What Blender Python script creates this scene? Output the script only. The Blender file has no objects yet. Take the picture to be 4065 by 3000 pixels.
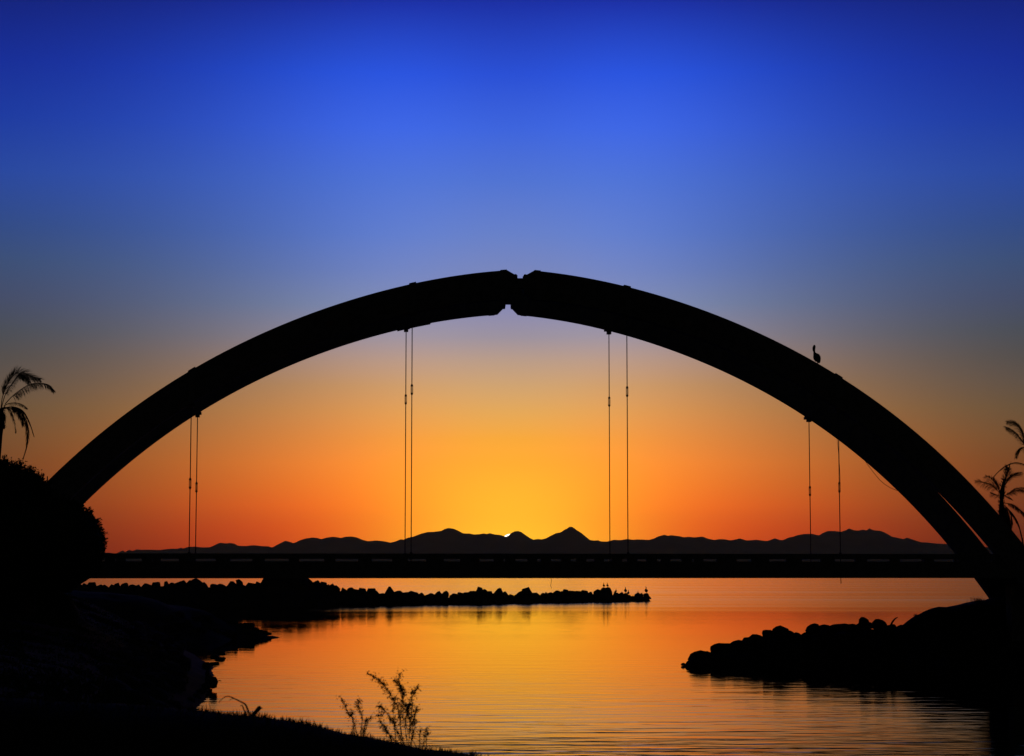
import bpy, bmesh, math, random
import numpy as np
from mathutils import Vector, Matrix, noise

random.seed(11)
rng = np.random.default_rng(11)
scene = bpy.context.scene
COL = scene.collection

# ------------------------------------------------------------------ camera
# photograph frame: 4065 x 3000, horizon a little below the deck
FW, FH, F_PX, HORIZON = 4065.0, 3000.0, 8000.0, 2261.0
EYE = 5.0                                   # eye height above the water
PITCH = math.atan((HORIZON - FH / 2) / F_PX)
cam_d = bpy.data.cameras.new('camera')
cam_d.sensor_width = 36.0
cam_d.lens = 36.0 * F_PX / FW
cam_d.clip_start = 0.1
cam_d.clip_end = 60000.0
cam_d.dof.use_dof = True
cam_d.dof.focus_distance = 115.0
cam_d.dof.aperture_fstop = 5.6
cam = bpy.data.objects.new('camera', cam_d)
cam.location = (0, 0, EYE)
cam.rotation_euler = (math.pi / 2 + PITCH, 0, 0)
COL.objects.link(cam)
scene.camera = cam


def ray(x, y):
    u = (x - FW / 2) / F_PX
    v = (FH / 2 - y) / F_PX
    return (u, math.cos(PITCH) - v * math.sin(PITCH), math.sin(PITCH) + v * math.cos(PITCH))


def at(x, y, depth):
    """world point seen at photo position x, y and standing `depth` metres away"""
    r = ray(x, y)
    t = depth / r[1]
    return Vector((r[0] * t, depth, EYE + r[2] * t))


# ------------------------------------------------------------------ sky and sun
sun_r = Vector(ray(2026.0, 2156.5)).normalized()
SUN_EL = math.asin(sun_r.z)
SUN_AZ = math.atan2(sun_r.x, sun_r.y)
world = bpy.data.worlds.new('World')
scene.world = world
world.use_nodes = True
nt = world.node_tree
nt.nodes.clear()


def node(tree, kind, **kw):
    n = tree.nodes.new(kind)
    for k, v in kw.items():
        setattr(n, k, v)
    return n


def math_node(tree, op, a, b=None, clamp=False):
    n = tree.nodes.new('ShaderNodeMath')
    n.operation = op
    n.use_clamp = clamp
    for i, s in enumerate((a, b)):
        if s is None:
            continue
        if isinstance(s, (int, float)):
            n.inputs[i].default_value = s
        else:
            tree.links.new(s, n.inputs[i])
    return n.outputs[0]


ELS = [0.0, 0.6, 1.2, 1.8, 2.4, 3.0, 3.7, 4.5, 5.2, 5.9, 6.6, 7.5, 8.5, 9.5, 11.0, 12.5, 14.0, 16.0]
SKY_CORE = [(1.0318, 0.5665, 0.0316), (1.0249, 0.564, 0.0315), (1.0125, 0.5433, 0.0307), (0.9961, 0.4949, 0.0304), (0.9773, 0.4462, 0.0325), (0.9449, 0.4064, 0.0356), (0.8715, 0.394, 0.0481), (0.7518, 0.401, 0.1108), (0.6371, 0.3851, 0.1802), (0.5077, 0.3509, 0.2721), (0.3499, 0.303, 0.3935), (0.253, 0.2638, 0.4942), (0.207, 0.25, 0.5224), (0.1523, 0.2276, 0.5762), (0.0859, 0.1817, 0.6608), (0.0486, 0.1333, 0.7459), (0.0239, 0.0826, 0.6847), (0.0117, 0.0302, 0.3812)]
SKY_GLOW = [(0.7353, 0.0643, 0.0106), (0.8535, 0.0886, 0.0118), (1.0573, 0.1328, 0.0135), (1.1835, 0.2059, 0.0199), (1.156, 0.2665, 0.0285), (1.1408, 0.3179, 0.0434), (0.9957, 0.339, 0.0664), (0.8391, 0.3659, 0.1038), (0.7003, 0.3701, 0.1525), (0.575, 0.3739, 0.282), (0.4554, 0.3642, 0.4096), (0.3325, 0.3424, 0.4939), (0.2556, 0.2896, 0.5691), (0.1939, 0.2649, 0.6127), (0.1186, 0.2191, 0.6857), (0.0618, 0.1653, 0.8975), (0.0277, 0.1121, 0.8855), (0.0134, 0.0344, 0.4338)]
SKY_SIDE = [(0.0281, 0.0116, 0.0052), (0.0324, 0.0123, 0.0058), (0.0412, 0.0186, 0.0079), (0.0651, 0.0269, 0.0107), (0.0886, 0.0354, 0.0152), (0.0969, 0.0439, 0.0184), (0.1084, 0.0617, 0.0279), (0.0978, 0.0717, 0.0417), (0.0806, 0.0695, 0.06), (0.0624, 0.0642, 0.0649), (0.0524, 0.0642, 0.0811), (0.0499, 0.0642, 0.1242), (0.04, 0.0722, 0.163), (0.0282, 0.0652, 0.2221), (0.0195, 0.0594, 0.3325), (0.0106, 0.0379, 0.33), (0.0083, 0.0236, 0.2835), (0.007, 0.0148, 0.1742)]

def lift(e):
    """the haze over the bay takes a little of the low sky's light"""
    return float(np.interp(e, [0, 2, 4, 7], [1.28, 1.23, 1.13, 1.0]))


SKY_CORE = [(c[0] * lift(e) * float(np.interp(e, [2.5, 5, 7.5, 9, 11], [1.12, 1, 1, .92, 1])), c[1] * (lift(e) * 0.5 + 0.5) * float(np.interp(e, [2.5, 5], [1.10, 1])), c[2] * float(np.interp(e, [5, 6.5, 8, 9.5, 12], [1, .93, 1, 1.05, 1]))) for e, c in zip(ELS, SKY_CORE)]
SKY_GLOW = [(c[0] * lift(e) * float(np.interp(e, [6, 8, 10, 13], [1, .72, .64, 1])), c[1] * float(np.interp(e, [0, 2.5, 6, 8, 10, 13], [1.04, 1.05, 1, .93, .87, 1])), c[2] * float(np.interp(e, [6, 8, 10, 13], [1, 1.12, 1.22, 1]))) for e, c in zip(ELS, SKY_GLOW)]
tc = node(nt, 'ShaderNodeTexCoord')
nrm = node(nt, 'ShaderNodeVectorMath', operation='NORMALIZE')
nt.links.new(tc.outputs['Generated'], nrm.inputs[0])
sep = node(nt, 'ShaderNodeSeparateXYZ')
nt.links.new(nrm.outputs[0], sep.inputs[0])
elev = math_node(nt, 'MULTIPLY', math_node(nt, 'ARCSINE', sep.outputs[2]), 57.29578)
comb = node(nt, 'ShaderNodeCombineXYZ')
nt.links.new(sep.outputs[0], comb.inputs[0])
nt.links.new(sep.outputs[1], comb.inputs[1])
hn = node(nt, 'ShaderNodeVectorMath', operation='NORMALIZE')
nt.links.new(comb.outputs[0], hn.inputs[0])
dot = node(nt, 'ShaderNodeVectorMath', operation='DOT_PRODUCT')
nt.links.new(hn.outputs[0], dot.inputs[0])
dot.inputs[1].default_value = (math.sin(SUN_AZ), math.cos(SUN_AZ), 0)
azim = math_node(nt, 'MULTIPLY', math_node(nt, 'ARCCOSINE', dot.outputs['Value']), 57.29578)
epos = math_node(nt, 'DIVIDE', elev, 16.0, clamp=True)


def sky_ramp(colors):
    r = node(nt, 'ShaderNodeValToRGB')
    cr = r.color_ramp
    cr.interpolation = 'LINEAR'
    while len(cr.elements) < len(ELS):
        cr.elements.new(0.5)
    for i, (e, c) in enumerate(zip(ELS, colors)):
        cr.elements[i].position = e / 16.0
    for i, c in enumerate(colors):
        cr.elements[i].color = (*c, 1)
    nt.links.new(epos, r.inputs[0])
    return r.outputs[0]


def gauss(width):
    """falls off with the bearing from the sun; `width` in degrees, a number or a socket"""
    q = math_node(nt, 'DIVIDE', azim, width)
    return math_node(nt, 'EXPONENT', math_node(nt, 'MULTIPLY', math_node(nt, 'MULTIPLY', q, q), -1.0))


def mix_col(fac, a, b, blend='MIX'):
    m = node(nt, 'ShaderNodeMix', data_type='RGBA', blend_type=blend)
    m.clamp_factor = True
    for s, i in ((fac, 0), (a, 6), (b, 7)):
        if isinstance(s, (int, float)):
            m.inputs[i].default_value = s
        elif isinstance(s, tuple):
            m.inputs[i].default_value = s
        else:
            nt.links.new(s, m.inputs[i])
    return m.outputs[2]


gw = node(nt, 'ShaderNodeMapRange', interpolation_type='SMOOTHSTEP')     # the glow is widest along the horizon
nt.links.new(elev, gw.inputs[0])
gw.inputs[1].default_value = 0.0
gw.inputs[2].default_value = 7.0
gw.inputs[3].default_value = 9.6
gw.inputs[4].default_value = 8.5
sunset = mix_col(gauss(3.5), mix_col(gauss(gw.outputs[0]), sky_ramp(SKY_SIDE), sky_ramp(SKY_GLOW)), sky_ramp(SKY_CORE))
# towards the zenith and away from the sunset the sky goes on into plain dusk
dusk = node(nt, 'ShaderNodeTexSky', sky_type='NISHITA')
dusk.sun_disc = False
dusk.sun_elevation = SUN_EL
dusk.sun_rotation = SUN_AZ
dusk_c = mix_col(1.0, dusk.outputs[0], (0.006, 0.006, 0.007, 1), 'MULTIPLY')
mr = node(nt, 'ShaderNodeMapRange', interpolation_type='SMOOTHERSTEP')
nt.links.new(azim, mr.inputs[0])
mr.inputs[1].default_value = 14.0
mr.inputs[2].default_value = 75.0
mr2 = node(nt, 'ShaderNodeMapRange', interpolation_type='SMOOTHERSTEP')
nt.links.new(elev, mr2.inputs[0])
mr2.inputs[1].default_value = 15.0
mr2.inputs[2].default_value = 32.0
away = math_node(nt, 'MAXIMUM', mr.outputs[0], mr2.outputs[0])
sky = mix_col(away, sunset, dusk_c)
# the sun's disc
dsun = node(nt, 'ShaderNodeVectorMath', operation='DOT_PRODUCT')
nt.links.new(nrm.outputs[0], dsun.inputs[0])
dsun.inputs[1].default_value = sun_r
ang = math_node(nt, 'MULTIPLY', math_node(nt, 'ARCCOSINE', dsun.outputs['Value']), 57.29578)
disc = node(nt, 'ShaderNodeMapRange', interpolation_type='SMOOTHSTEP')
nt.links.new(ang, disc.inputs[0])
disc.inputs[1].default_value = 0.275
disc.inputs[2].default_value = 0.255
sky = mix_col(disc.outputs[0], sky, (3.0, 2.8, 2.3, 1))
bg = node(nt, 'ShaderNodeBackground')
bg.inputs[1].default_value = 1.0
nt.links.new(sky, bg.inputs[0])
wo = node(nt, 'ShaderNodeOutputWorld')
nt.links.new(bg.outputs[0], wo.inputs[0])

sun_d = bpy.data.lights.new('sun', 'SUN')
sun_d.energy = 0.001
sun_d.angle = math.radians(0.53)
sun_d.color = (1.0, 0.72, 0.42)
sun = bpy.data.objects.new('sun', sun_d)
sun.rotation_euler = (-sun_r).to_track_quat('-Z', 'Y').to_euler()
COL.objects.link(sun)

scene.view_settings.view_transform = 'Standard'
scene.view_settings.look = 'None'
scene.view_settings.exposure = 0.0
scene.view_settings.gamma = 1.0
scene.cycles.max_bounces = 6
scene.cycles.sample_clamp_indirect = 4.0


# ------------------------------------------------------------------ helpers
def tag(o, label=None, cat=None, group=None, kind=None):
    if label:
        o['label'] = label
    if cat:
        o['category'] = cat
    if group:
        o['group'] = group
    if kind:
        o['kind'] = kind
    return o


def empty(name, loc=(0, 0, 0)):
    o = bpy.data.objects.new(name, None)
    o.location = loc
    o.empty_display_size = 0.2
    COL.objects.link(o)
    return o


def link(name, me, mat=None, parent=None, smooth=False):
    if mat is not None and not me.materials:
        me.materials.append(mat)
    if smooth:
        me.polygons.foreach_set('use_smooth', [True] * len(me.polygons))
    o = bpy.data.objects.new(name, me)
    COL.objects.link(o)
    if parent is not None:
        o.parent = parent
        o.matrix_parent_inverse = Matrix.Translation(-Vector(parent.location))
    return o


def mesh(name, V, Fc):
    me = bpy.data.meshes.new(name)
    me.from_pydata([tuple(v) for v in V], [], Fc)
    me.update()
    return me


class MB:
    """collects vertices and faces of one part"""

    def __init__(self):
        self.v, self.f = [], []

    def add(self, V, Fc):
        n = len(self.v)
        self.v += [tuple(p) for p in V]
        self.f += [tuple(i + n for i in f) for f in Fc]

    def tube(self, pts, radii, sides=6, cap=True):
        pts = [Vector(p) for p in pts]
        n = len(pts)
        V = []
        prev = None
        for i, p in enumerate(pts):
            t = (pts[min(i + 1, n - 1)] - pts[max(i - 1, 0)]).normalized()
            ref = Vector((0, 1, 0)) if abs(t.y) < 0.9 else Vector((1, 0, 0))
            if prev is not None:
                ref = prev
            a = (ref - t * ref.dot(t)).normalized()
            b = t.cross(a)
            prev = a
            r = radii[i] if isinstance(radii, (list, tuple)) else radii
            for k in range(sides):
                w = 2 * math.pi * k / sides
                V.append(p + (a * math.cos(w) + b * math.sin(w)) * r)
        Fc = []
        for i in range(n - 1):
            for k in range(sides):
                k2 = (k + 1) % sides
                Fc.append((i * sides + k, i * sides + k2, (i + 1) * sides + k2, (i + 1) * sides + k))
        if cap:
            Fc.append(tuple(reversed(range(sides))))
            Fc.append(tuple((n - 1) * sides + k for k in range(sides)))
        self.add(V, Fc)

    def leaf(self, p, d, up, length, width):
        """a pointed four-sided leaf, slightly folded"""
        d = d.normalized()
        s = d.cross(up)
        if s.length < 1e-4:
            s = d.cross(Vector((1, 0, 0)))
        s.normalize()
        n = s.cross(d)
        m = p + d * length * 0.45 + n * length * 0.08
        self.add([p, m + s * width * 0.5, p + d * length, m - s * width * 0.5], [(0, 1, 2), (0, 2, 3)])

    def build(self, name, mat, parent=None, smooth=False):
        return link(name, mesh(name, self.v, self.f), mat, parent, smooth)


def rvec():
    v = Vector((random.gauss(0, 1), random.gauss(0, 1), random.gauss(0, 1)))
    return v.normalized()


def material(name, c1, c2, scale=4.0, rough=0.85, bump=0.3, bump_dist=0.02, spec=0.3):
    m = bpy.data.materials.new(name)
    m.use_nodes = True
    t = m.node_tree
    b = t.nodes['Principled BSDF']
    b.inputs['Roughness'].default_value = rough
    b.inputs['Specular IOR Level'].default_value = spec
    co = t.nodes.new('ShaderNodeTexCoord')
    nz = t.nodes.new('ShaderNodeTexNoise')
    nz.inputs['Scale'].default_value = scale
    nz.inputs['Detail'].default_value = 6
    nz.inputs['Roughness'].default_value = 0.6
    t.links.new(co.outputs['Object'], nz.inputs['Vector'])
    r = t.nodes.new('ShaderNodeValToRGB')
    r.color_ramp.elements[0].position = 0.35
    r.color_ramp.elements[1].position = 0.65
    r.color_ramp.elements[0].color = (*c1, 1)
    r.color_ramp.elements[1].color = (*c2, 1)
    t.links.new(nz.outputs['Fac'], r.inputs[0])
    t.links.new(r.outputs[0], b.inputs['Base Color'])
    if bump:
        bp = t.nodes.new('ShaderNodeBump')
        bp.inputs['Strength'].default_value = bump
        bp.inputs['Distance'].default_value = bump_dist
        t.links.new(nz.outputs['Fac'], bp.inputs['Height'])
        t.links.new(bp.outputs[0], b.inputs['Normal'])
    return m


M_CONC = material('weathered_concrete', (0.17, 0.16, 0.15), (0.24, 0.23, 0.21), 3.0)
M_CONC2 = material('patched_concrete', (0.20, 0.19, 0.18), (0.28, 0.27, 0.25), 6.0)
M_STEEL = material('dark_steel', (0.04, 0.035, 0.03), (0.08, 0.06, 0.05), 20.0, 0.6, 0.0, spec=0.4)
M_ROCK = material('basalt', (0.035, 0.032, 0.03), (0.07, 0.065, 0.06), 3.0, 0.9, 0.5, 0.04, 0.15)
M_SOIL = material('bank_soil', (0.025, 0.024, 0.015), (0.05, 0.043, 0.028), 1.2, 0.95, 0.5, 0.05, 0.1)
M_LEAF = material('leaves', (0.03, 0.05, 0.015), (0.06, 0.09, 0.03), 8.0, 0.7, 0.0, spec=0.15)
M_PALM = material('palm_leaflets', (0.03, 0.045, 0.015), (0.055, 0.075, 0.03), 6.0, 0.7, 0.0, spec=0.15)
M_BARK = material('bark', (0.06, 0.045, 0.03), (0.12, 0.09, 0.065), 12.0, 0.9, 0.6, 0.02, 0.1)
M_WOOD = material('driftwood', (0.10, 0.08, 0.06), (0.16, 0.13, 0.10), 25.0, 0.9, 0.3, 0.004, 0.1)
M_GRASS = material('dry_grass', (0.05, 0.05, 0.02), (0.09, 0.08, 0.035), 9.0, 0.85, 0.0, spec=0.1)
M_BIRD = material('brown_plumage', (0.05, 0.04, 0.035), (0.09, 0.075, 0.06), 18.0, 0.85, 0.0, spec=0.15)
M_BILL = material('horn_bill', (0.10, 0.08, 0.06), (0.14, 0.11, 0.08), 20.0, 0.6, 0.0, spec=0.3)
M_HILL = material('bare_hills', (0.15, 0.125, 0.08), (0.21, 0.17, 0.11), 0.004, 0.95, 0.0, spec=0.0)

# ------------------------------------------------------------------ water
mw = bpy.data.materials.new('bay_water')
mw.use_nodes = True
wt = mw.node_tree
wt.nodes.remove(wt.nodes['Principled BSDF'])
wgl = wt.nodes.new('ShaderNodeBsdfAnisotropic')
wgl.distribution = 'BECKMANN'
wgl.inputs['Color'].default_value = (1, 0.97, 0.93, 1)
wdf = wt.nodes.new('ShaderNodeBsdfDiffuse')
wdf.inputs['Color'].default_value = (0.014, 0.012, 0.009, 1)
wfr = wt.nodes.new('ShaderNodeFresnel')
wfr.inputs['IOR'].default_value = 1.333
wmx = wt.nodes.new('ShaderNodeMixShader')
wt.links.new(wfr.outputs[0], wmx.inputs[0])
wt.links.new(wdf.outputs[0], wmx.inputs[1])
wt.links.new(wgl.outputs[0], wmx.inputs[2])
wt.links.new(wmx.outputs[0], wt.nodes['Material Output'].inputs['Surface'])
co = wt.nodes.new('ShaderNodeNewGeometry')


def w_noise(sx, sy, detail, rough=0.5, off=0.0, rot=0.0):
    mp = wt.nodes.new('ShaderNodeMapping')
    mp.inputs['Scale'].default_value = (sx, sy, 1)
    mp.inputs['Location'].default_value = (off, off * 1.7, 0)
    mp.inputs['Rotation'].default_value = (0, 0, rot)
    wt.links.new(co.outputs['Position'], mp.inputs[0])
    n = wt.nodes.new('ShaderNodeTexNoise')
    n.noise_dimensions = '2D'
    n.inputs['Scale'].default_value = 1.0
    n.inputs['Detail'].default_value = detail
    n.inputs['Roughness'].default_value = rough
    wt.links.new(mp.outputs[0], n.inputs['Vector'])
    return n.outputs['Fac']


big = w_noise(0.10, 0.42, 2, 0.5, 3.0, 0.05)
mid = w_noise(0.30, 1.15, 2, 0.5, 17.0, -0.06)
fine = w_noise(1.3, 4.2, 3, 0.55, 41.0, 0.1)
patch = w_noise(0.006, 0.035, 3, 0.55, 5.0, 0.02)
# calm and breezy stretches
pm = wt.nodes.new('ShaderNodeMapRange')
pm.interpolation_type = 'SMOOTHSTEP'
wt.links.new(patch, pm.inputs[0])
pm.inputs[1].default_value = 0.42
pm.inputs[2].default_value = 0.66
pm.inputs[3].default_value = 0.0
pm.inputs[4].default_value = 1.0
sepw = wt.nodes.new('ShaderNodeSeparateXYZ')
wt.links.new(co.outputs['Position'], sepw.inputs[0])
om = wt.nodes.new('ShaderNodeMapRange')
om.interpolation_type = 'SMOOTHSTEP'
wt.links.new(sepw.outputs[1], om.inputs[0])
om.inputs[1].default_value = 185.0
om.inputs[2].default_value = 300.0
nf = wt.nodes.new('ShaderNodeMapRange')                 # ripples die out in the lee of the banks
nf.interpolation_type = 'SMOOTHSTEP'
wt.links.new(sepw.outputs[1], nf.inputs[0])
nf.inputs[1].default_value = 50.0
nf.inputs[2].default_value = 130.0
nf.inputs[3].default_value = 1.0
nf.inputs[4].default_value = 0.22
breeze = math_node(wt, 'ADD', math_node(wt, 'MULTIPLY', pm.outputs[0], 0.35), om.outputs[0])
h = math_node(wt, 'MULTIPLY', big, math_node(wt, 'MULTIPLY', nf.outputs[0], 0.015))
h = math_node(wt, 'ADD', h, math_node(wt, 'MULTIPLY', mid, math_node(wt, 'MULTIPLY', nf.outputs[0], 0.020)))
h = math_node(wt, 'ADD', h, math_node(wt, 'MULTIPLY', fine, math_node(wt, 'ADD', math_node(wt, 'MULTIPLY', pm.outputs[0], 0.0006), math_node(wt, 'MULTIPLY', nf.outputs[0], 0.0013))))
bp = wt.nodes.new('ShaderNodeBump')
bp.inputs['Strength'].default_value = 1.0
bp.inputs['Distance'].default_value = 1.0
wt.links.new(h, bp.inputs['Height'])
wt.links.new(bp.outputs[0], wgl.inputs['Normal'])
wt.links.new(bp.outputs[0], wfr.inputs['Normal'])
wr = math_node(wt, 'ADD', math_node(wt, 'MULTIPLY', breeze, 0.115), 0.03)
wt.links.new(wr, wgl.inputs['Roughness'])

water = link('water', mesh('water', [(-9000, -60, 0), (9000, -60, 0), (9000, 9400, 0), (-9000, 9400, 0)], [(0, 1, 2, 3)]), mw)
tag(water, kind='structure')

# ------------------------------------------------------------------ far hills
PROFILE_V = [(-900, 1222), (-500, 1214), (-200, 1212), (0, 1210), (150, 1209), (215, 1208), (240, 1206), (255, 1209), (272, 1207), (290, 1203), (310, 1200), (360, 1199), (400, 1198), (440, 1200), (468, 1199), (500, 1196), (528, 1196), (545, 1193), (575, 1191), (610, 1193), (660, 1193),
             (680, 1188), (694, 1183), (712, 1184), (730, 1183), (752, 1186), (770, 1190), (800, 1190), (825, 1188), (870, 1190), (890, 1190), (904, 1193)]
# the rest traced in photo pixels
PROF_O = [(x * 1.8163, y * 1.8163) for x, y in PROFILE_V[:13]]
PROF_O += [(400 + x / 2.239, 2060 + y / 2.239) for x, y in [
    (200, 272), (260, 266), (330, 262), (430, 266), (540, 269), (600, 260), (640, 256), (690, 258), (720, 247), (780, 241), (840, 238), (900, 245), (990, 244), (1030, 220), (1065, 203), (1120, 210), (1150, 204), (1190, 212), (1220, 230), (1300, 233), (1360, 225), (1440, 234), (1490, 235), (1530, 249), (1570, 222), (1610, 204), (1640, 186), (1680, 195), (1715, 208), (1740, 203), (1770, 182), (1820, 166), (1880, 157), (1920, 160), (1960, 171), (2010, 157), (2065, 150)]]
PROF_O += [(1300 + x / 2.239, 2060 + y / 2.239) for x, y in [
    (50, 150), (90, 155), (120, 161), (160, 150), (210, 147), (260, 156), (310, 177), (360, 190), (430, 183), (490, 188), (560, 202), (610, 190), (650, 172), (680, 176), (710, 160), (760, 150), (830, 123), (890, 108), (940, 107), (1010, 98), (1040, 82), (1075, 72), (1120, 78), (1160, 95), (1205, 120), (1270, 122), (1300, 130), (1350, 127), (1390, 120), (1415, 126), (1440, 118), (1490, 130), (1540, 135), (1585, 151), (1605, 143), (1630, 120), (1660, 103), (1690, 99), (1720, 106), (1760, 135), (1800, 162), (1830, 176), (1870, 170), (1900, 173), (1940, 165), (1990, 138), (2030, 118), (2080, 107), (2120, 82), (2150, 63), (2175, 62), (2200, 78)]]
PROF_O += [(2200 + x / 2.239, 2060 + y / 2.239) for x, y in [
    (0, 126), (50, 112), (90, 88), (135, 62), (160, 63), (190, 85), (240, 115), (275, 145), (320, 180), (360, 184), (390, 181), (415, 192), (470, 193), (530, 177), (590, 180), (650, 170), (700, 177), (740, 174), (800, 176), (840, 178), (890, 165), (920, 148), (980, 132), (1010, 142), (1040, 136), (1120, 146), (1150, 155), (1200, 150), (1240, 156), (1290, 152), (1315, 147), (1360, 165), (1420, 179), (1470, 171), (1520, 173), (1560, 182), (1600, 177), (1650, 165), (1710, 183), (1780, 178)]]
PROF_O += [(3000 + x / 2.239, 2060 + y / 2.239) for x, y in [
    (0, 176), (60, 184), (100, 188), (140, 175), (170, 164), (215, 179), (245, 179), (290, 158), (330, 150), (370, 136), (430, 125), (500, 124), (560, 138), (600, 115), (640, 99), (700, 99), (760, 106), (800, 92), (830, 76), (870, 92), (910, 95), (950, 87), (990, 93), (1010, 73), (1030, 88), (1060, 94), (1110, 97), (1160, 122), (1200, 148), (1250, 157), (1310, 171), (1345, 158), (1400, 178), (1470, 200), (1520, 200), (1600, 210), (1690, 214), (1800, 222), (2000, 240), (2300, 262), (2900, 280), (4200, 300), (6000, 330)]]
HILL_D = 8000.0
px = np.array([p[0] for p in PROF_O])
ph = np.array([at(p[0], p[1], HILL_D).z for p in PROF_O])
pX = (px - FW / 2) / F_PX * HILL_D * math.cos(PITCH) ** 0
pX = np.array([at(p[0], p[1], HILL_D).x for p in PROF_O])
o_ = np.argsort(pX)
pX, ph = pX[o_], ph[o_]
xs = np.concatenate([np.linspace(-5200, -2300, 80)[:-1], np.linspace(-2300, 2300, 900), np.linspace(2300, 5200, 80)[1:]])
ys = np.concatenate([np.linspace(6600, 7900, 20), np.linspace(7930, 8070, 9), np.linspace(8150, 9300, 14)])
ridge = np.interp(xs, pX, ph)
hv = np.zeros((len(ys), len(xs)))
for j, y in enumerate(ys):
    d = y - HILL_D
    if d <= 0:
        t = max(0.0, 1 + d / 1400.0)
        fall = t ** 1.35
    else:
        t = max(0.0, 1 - d / 1300.0)
        fall = t ** 1.2
    # spread the ridge out into broad shoulders away from the crest
    w = abs(d) * 0.25
    if w > 1:
        acc = np.zeros_like(xs)
        for k in np.linspace(-1, 1, 9):
            acc += np.interp(xs + k * w, pX, ph)
        rr = np.minimum(acc / 9, ridge * 1.15)
    else:
        rr = ridge
    rid = np.array([noise.noise(Vector((x * 0.0042, y * 0.0016, 3.3))) + 0.5 * noise.noise(Vector((x * 0.011, y * 0.004, 8.1))) for x in xs])
    amp = 26.0 * min(1.0, abs(d) / 300.0) * (fall ** 0.5)
    hv[j] = np.maximum(rr * fall + rid * amp - 0.35 * amp, -4) if d < 0 else rr * fall - 3
    if d < 0:
        # no shoulder may stand above the crest line seen behind it
        hv[j] = np.minimum(hv[j], ridge * y / HILL_D * 0.97)
V = [(xs[i], ys[j], hv[j, i]) for j in range(len(ys)) for i in range(len(xs))]
nx = len(xs)
Fc = [(j * nx + i, j * nx + i + 1, (j + 1) * nx + i + 1, (j + 1) * nx + i) for j in range(len(ys) - 1) for i in range(nx - 1)]
hills = link('hills', mesh('hills', V, Fc), M_HILL, None, True)
tag(hills, kind='structure')

# ------------------------------------------------------------------ ground (banks and sea bed)
RIDGES = [
    # right bank: x, y, crest height, half width
    [(10.05, 107.2, 0.10, 0.8), (10.87, 108.5, 0.54, 1.5), (11.97, 109.5, 0.77, 1.8), (13.34, 110.5, 1.06, 2.2), (14.72, 111.5, 1.33, 2.6), (16.17, 111.0, 1.44, 2.8), (17.10, 110.5, 1.56, 2.8), (18.27, 110.0, 1.67, 2.8), (19.44, 109.5, 1.74, 2.6), (20.49, 108.5, 1.82, 2.0), (20.86, 108.0, 1.98, 1.8), (21.54, 107.6, 2.48, 2.0), (22.06, 107.5, 2.78, 2.4), (22.87, 107.5, 3.05, 3.2), (24.21, 107.5, 3.22, 4.5), (25.55, 108.0, 3.40, 5.5), (28.27, 109.0, 3.89, 7.0), (45, 112, 5.0, 14), (110, 120, 6, 30)],
    # ground round the right springing
    [(28.5, 104, 1.8, 3.5), (33, 104, 3.2, 6.0), (60, 107, 5.0, 14)],
    # left point behind the bridge
    [(-18.2, 150.2, .15, 1.0), (-19.5, 150.7, .45, 1.7), (-21.5, 151.2, 1.05, 3.2), (-23.2, 151.2, 1.45, 4.2), (-25.6, 150.0, 2.4, 6.2), (-30, 145, 3.4, 10), (-38, 140, 4.0, 15), (-56, 137, 4.5, 20), (-110, 140, 6, 30)],
    # left bank
    [(-33, 126, 4.1, 12.5), (-31, 115, 3.9, 13), (-28.7, 102, 3.4, 13.6), (-25, 90, 3.0, 11.8), (-21.5, 77, 2.75, 9.8), (-17.7, 65, 2.6, 7.5), (-14.4, 52, 2.75, 6.5), (-12, 40, 3.1, 6.2), (-11, 27, 3.7, 8.5), (-11, 16, 4.4, 12)],
    [(-22.8, 98.4, 4.25, 3.2), (-26, 98.4, 4.5, 6), (-50, 99, 5.2, 16), (-56, 70, 4.8, 30), (-50, 25, 4.5, 36)],
    # crest of the near bank
    [(-15, 16, 4.5, 9), (-4.3, 15.2, 4.08, 4.5), (-2.43, 15, 3.964, 3.6), (-2.13, 15, 3.936, 3.6), (-1.94, 15, 3.913, 3.6), (-1.69, 15, 3.823, 3.0), (-1.37, 15, 3.796, 3.0), (-1.19, 15, 3.762, 3.0), (-0.92, 15, 3.700, 3.0), (-0.62, 15, 3.670, 3.0), (-0.34, 15, 3.602, 3.0), (-0.27, 15, 3.564, 3.0), (0.0, 15, 3.40, 3.0), (.6, 14.8, 3.2, 3.6), (4, 13.5, 2.7, 5), (11, 12, 2.5, 7), (50, 12, 2.8, 9)],
    [(-38, 0, 3.2, 36), (38, 0, 2.9, 30)],
    [(-75, -30, 4.2, 50), (75, -30, 4.2, 50)],
]


def ground_height(X, Y):
    best = np.full_like(X, -2.2)
    for R in RIDGES:
        for (x0, y0, z0, w0), (x1, y1, z1, w1) in zip(R[:-1], R[1:]):
            dx, dy = x1 - x0, y1 - y0
            L2 = dx * dx + dy * dy
            t = np.clip(((X - x0) * dx + (Y - y0) * dy) / L2, 0, 1)
            d = np.hypot(X - (x0 + t * dx), Y - (y0 + t * dy))
            z = z0 + t * (z1 - z0)
            w = w0 + t * (w1 - w0)
            q = d / w
            # rounded crest, then a straight fall through the water line
            prof = np.where(q < 0.5, 1 - 0.9 * q * q, 1 - 0.225 - 1.55 * (q - 0.5))
            best = np.maximum(best, z * prof)
    return np.maximum(best, -2.2)


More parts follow.
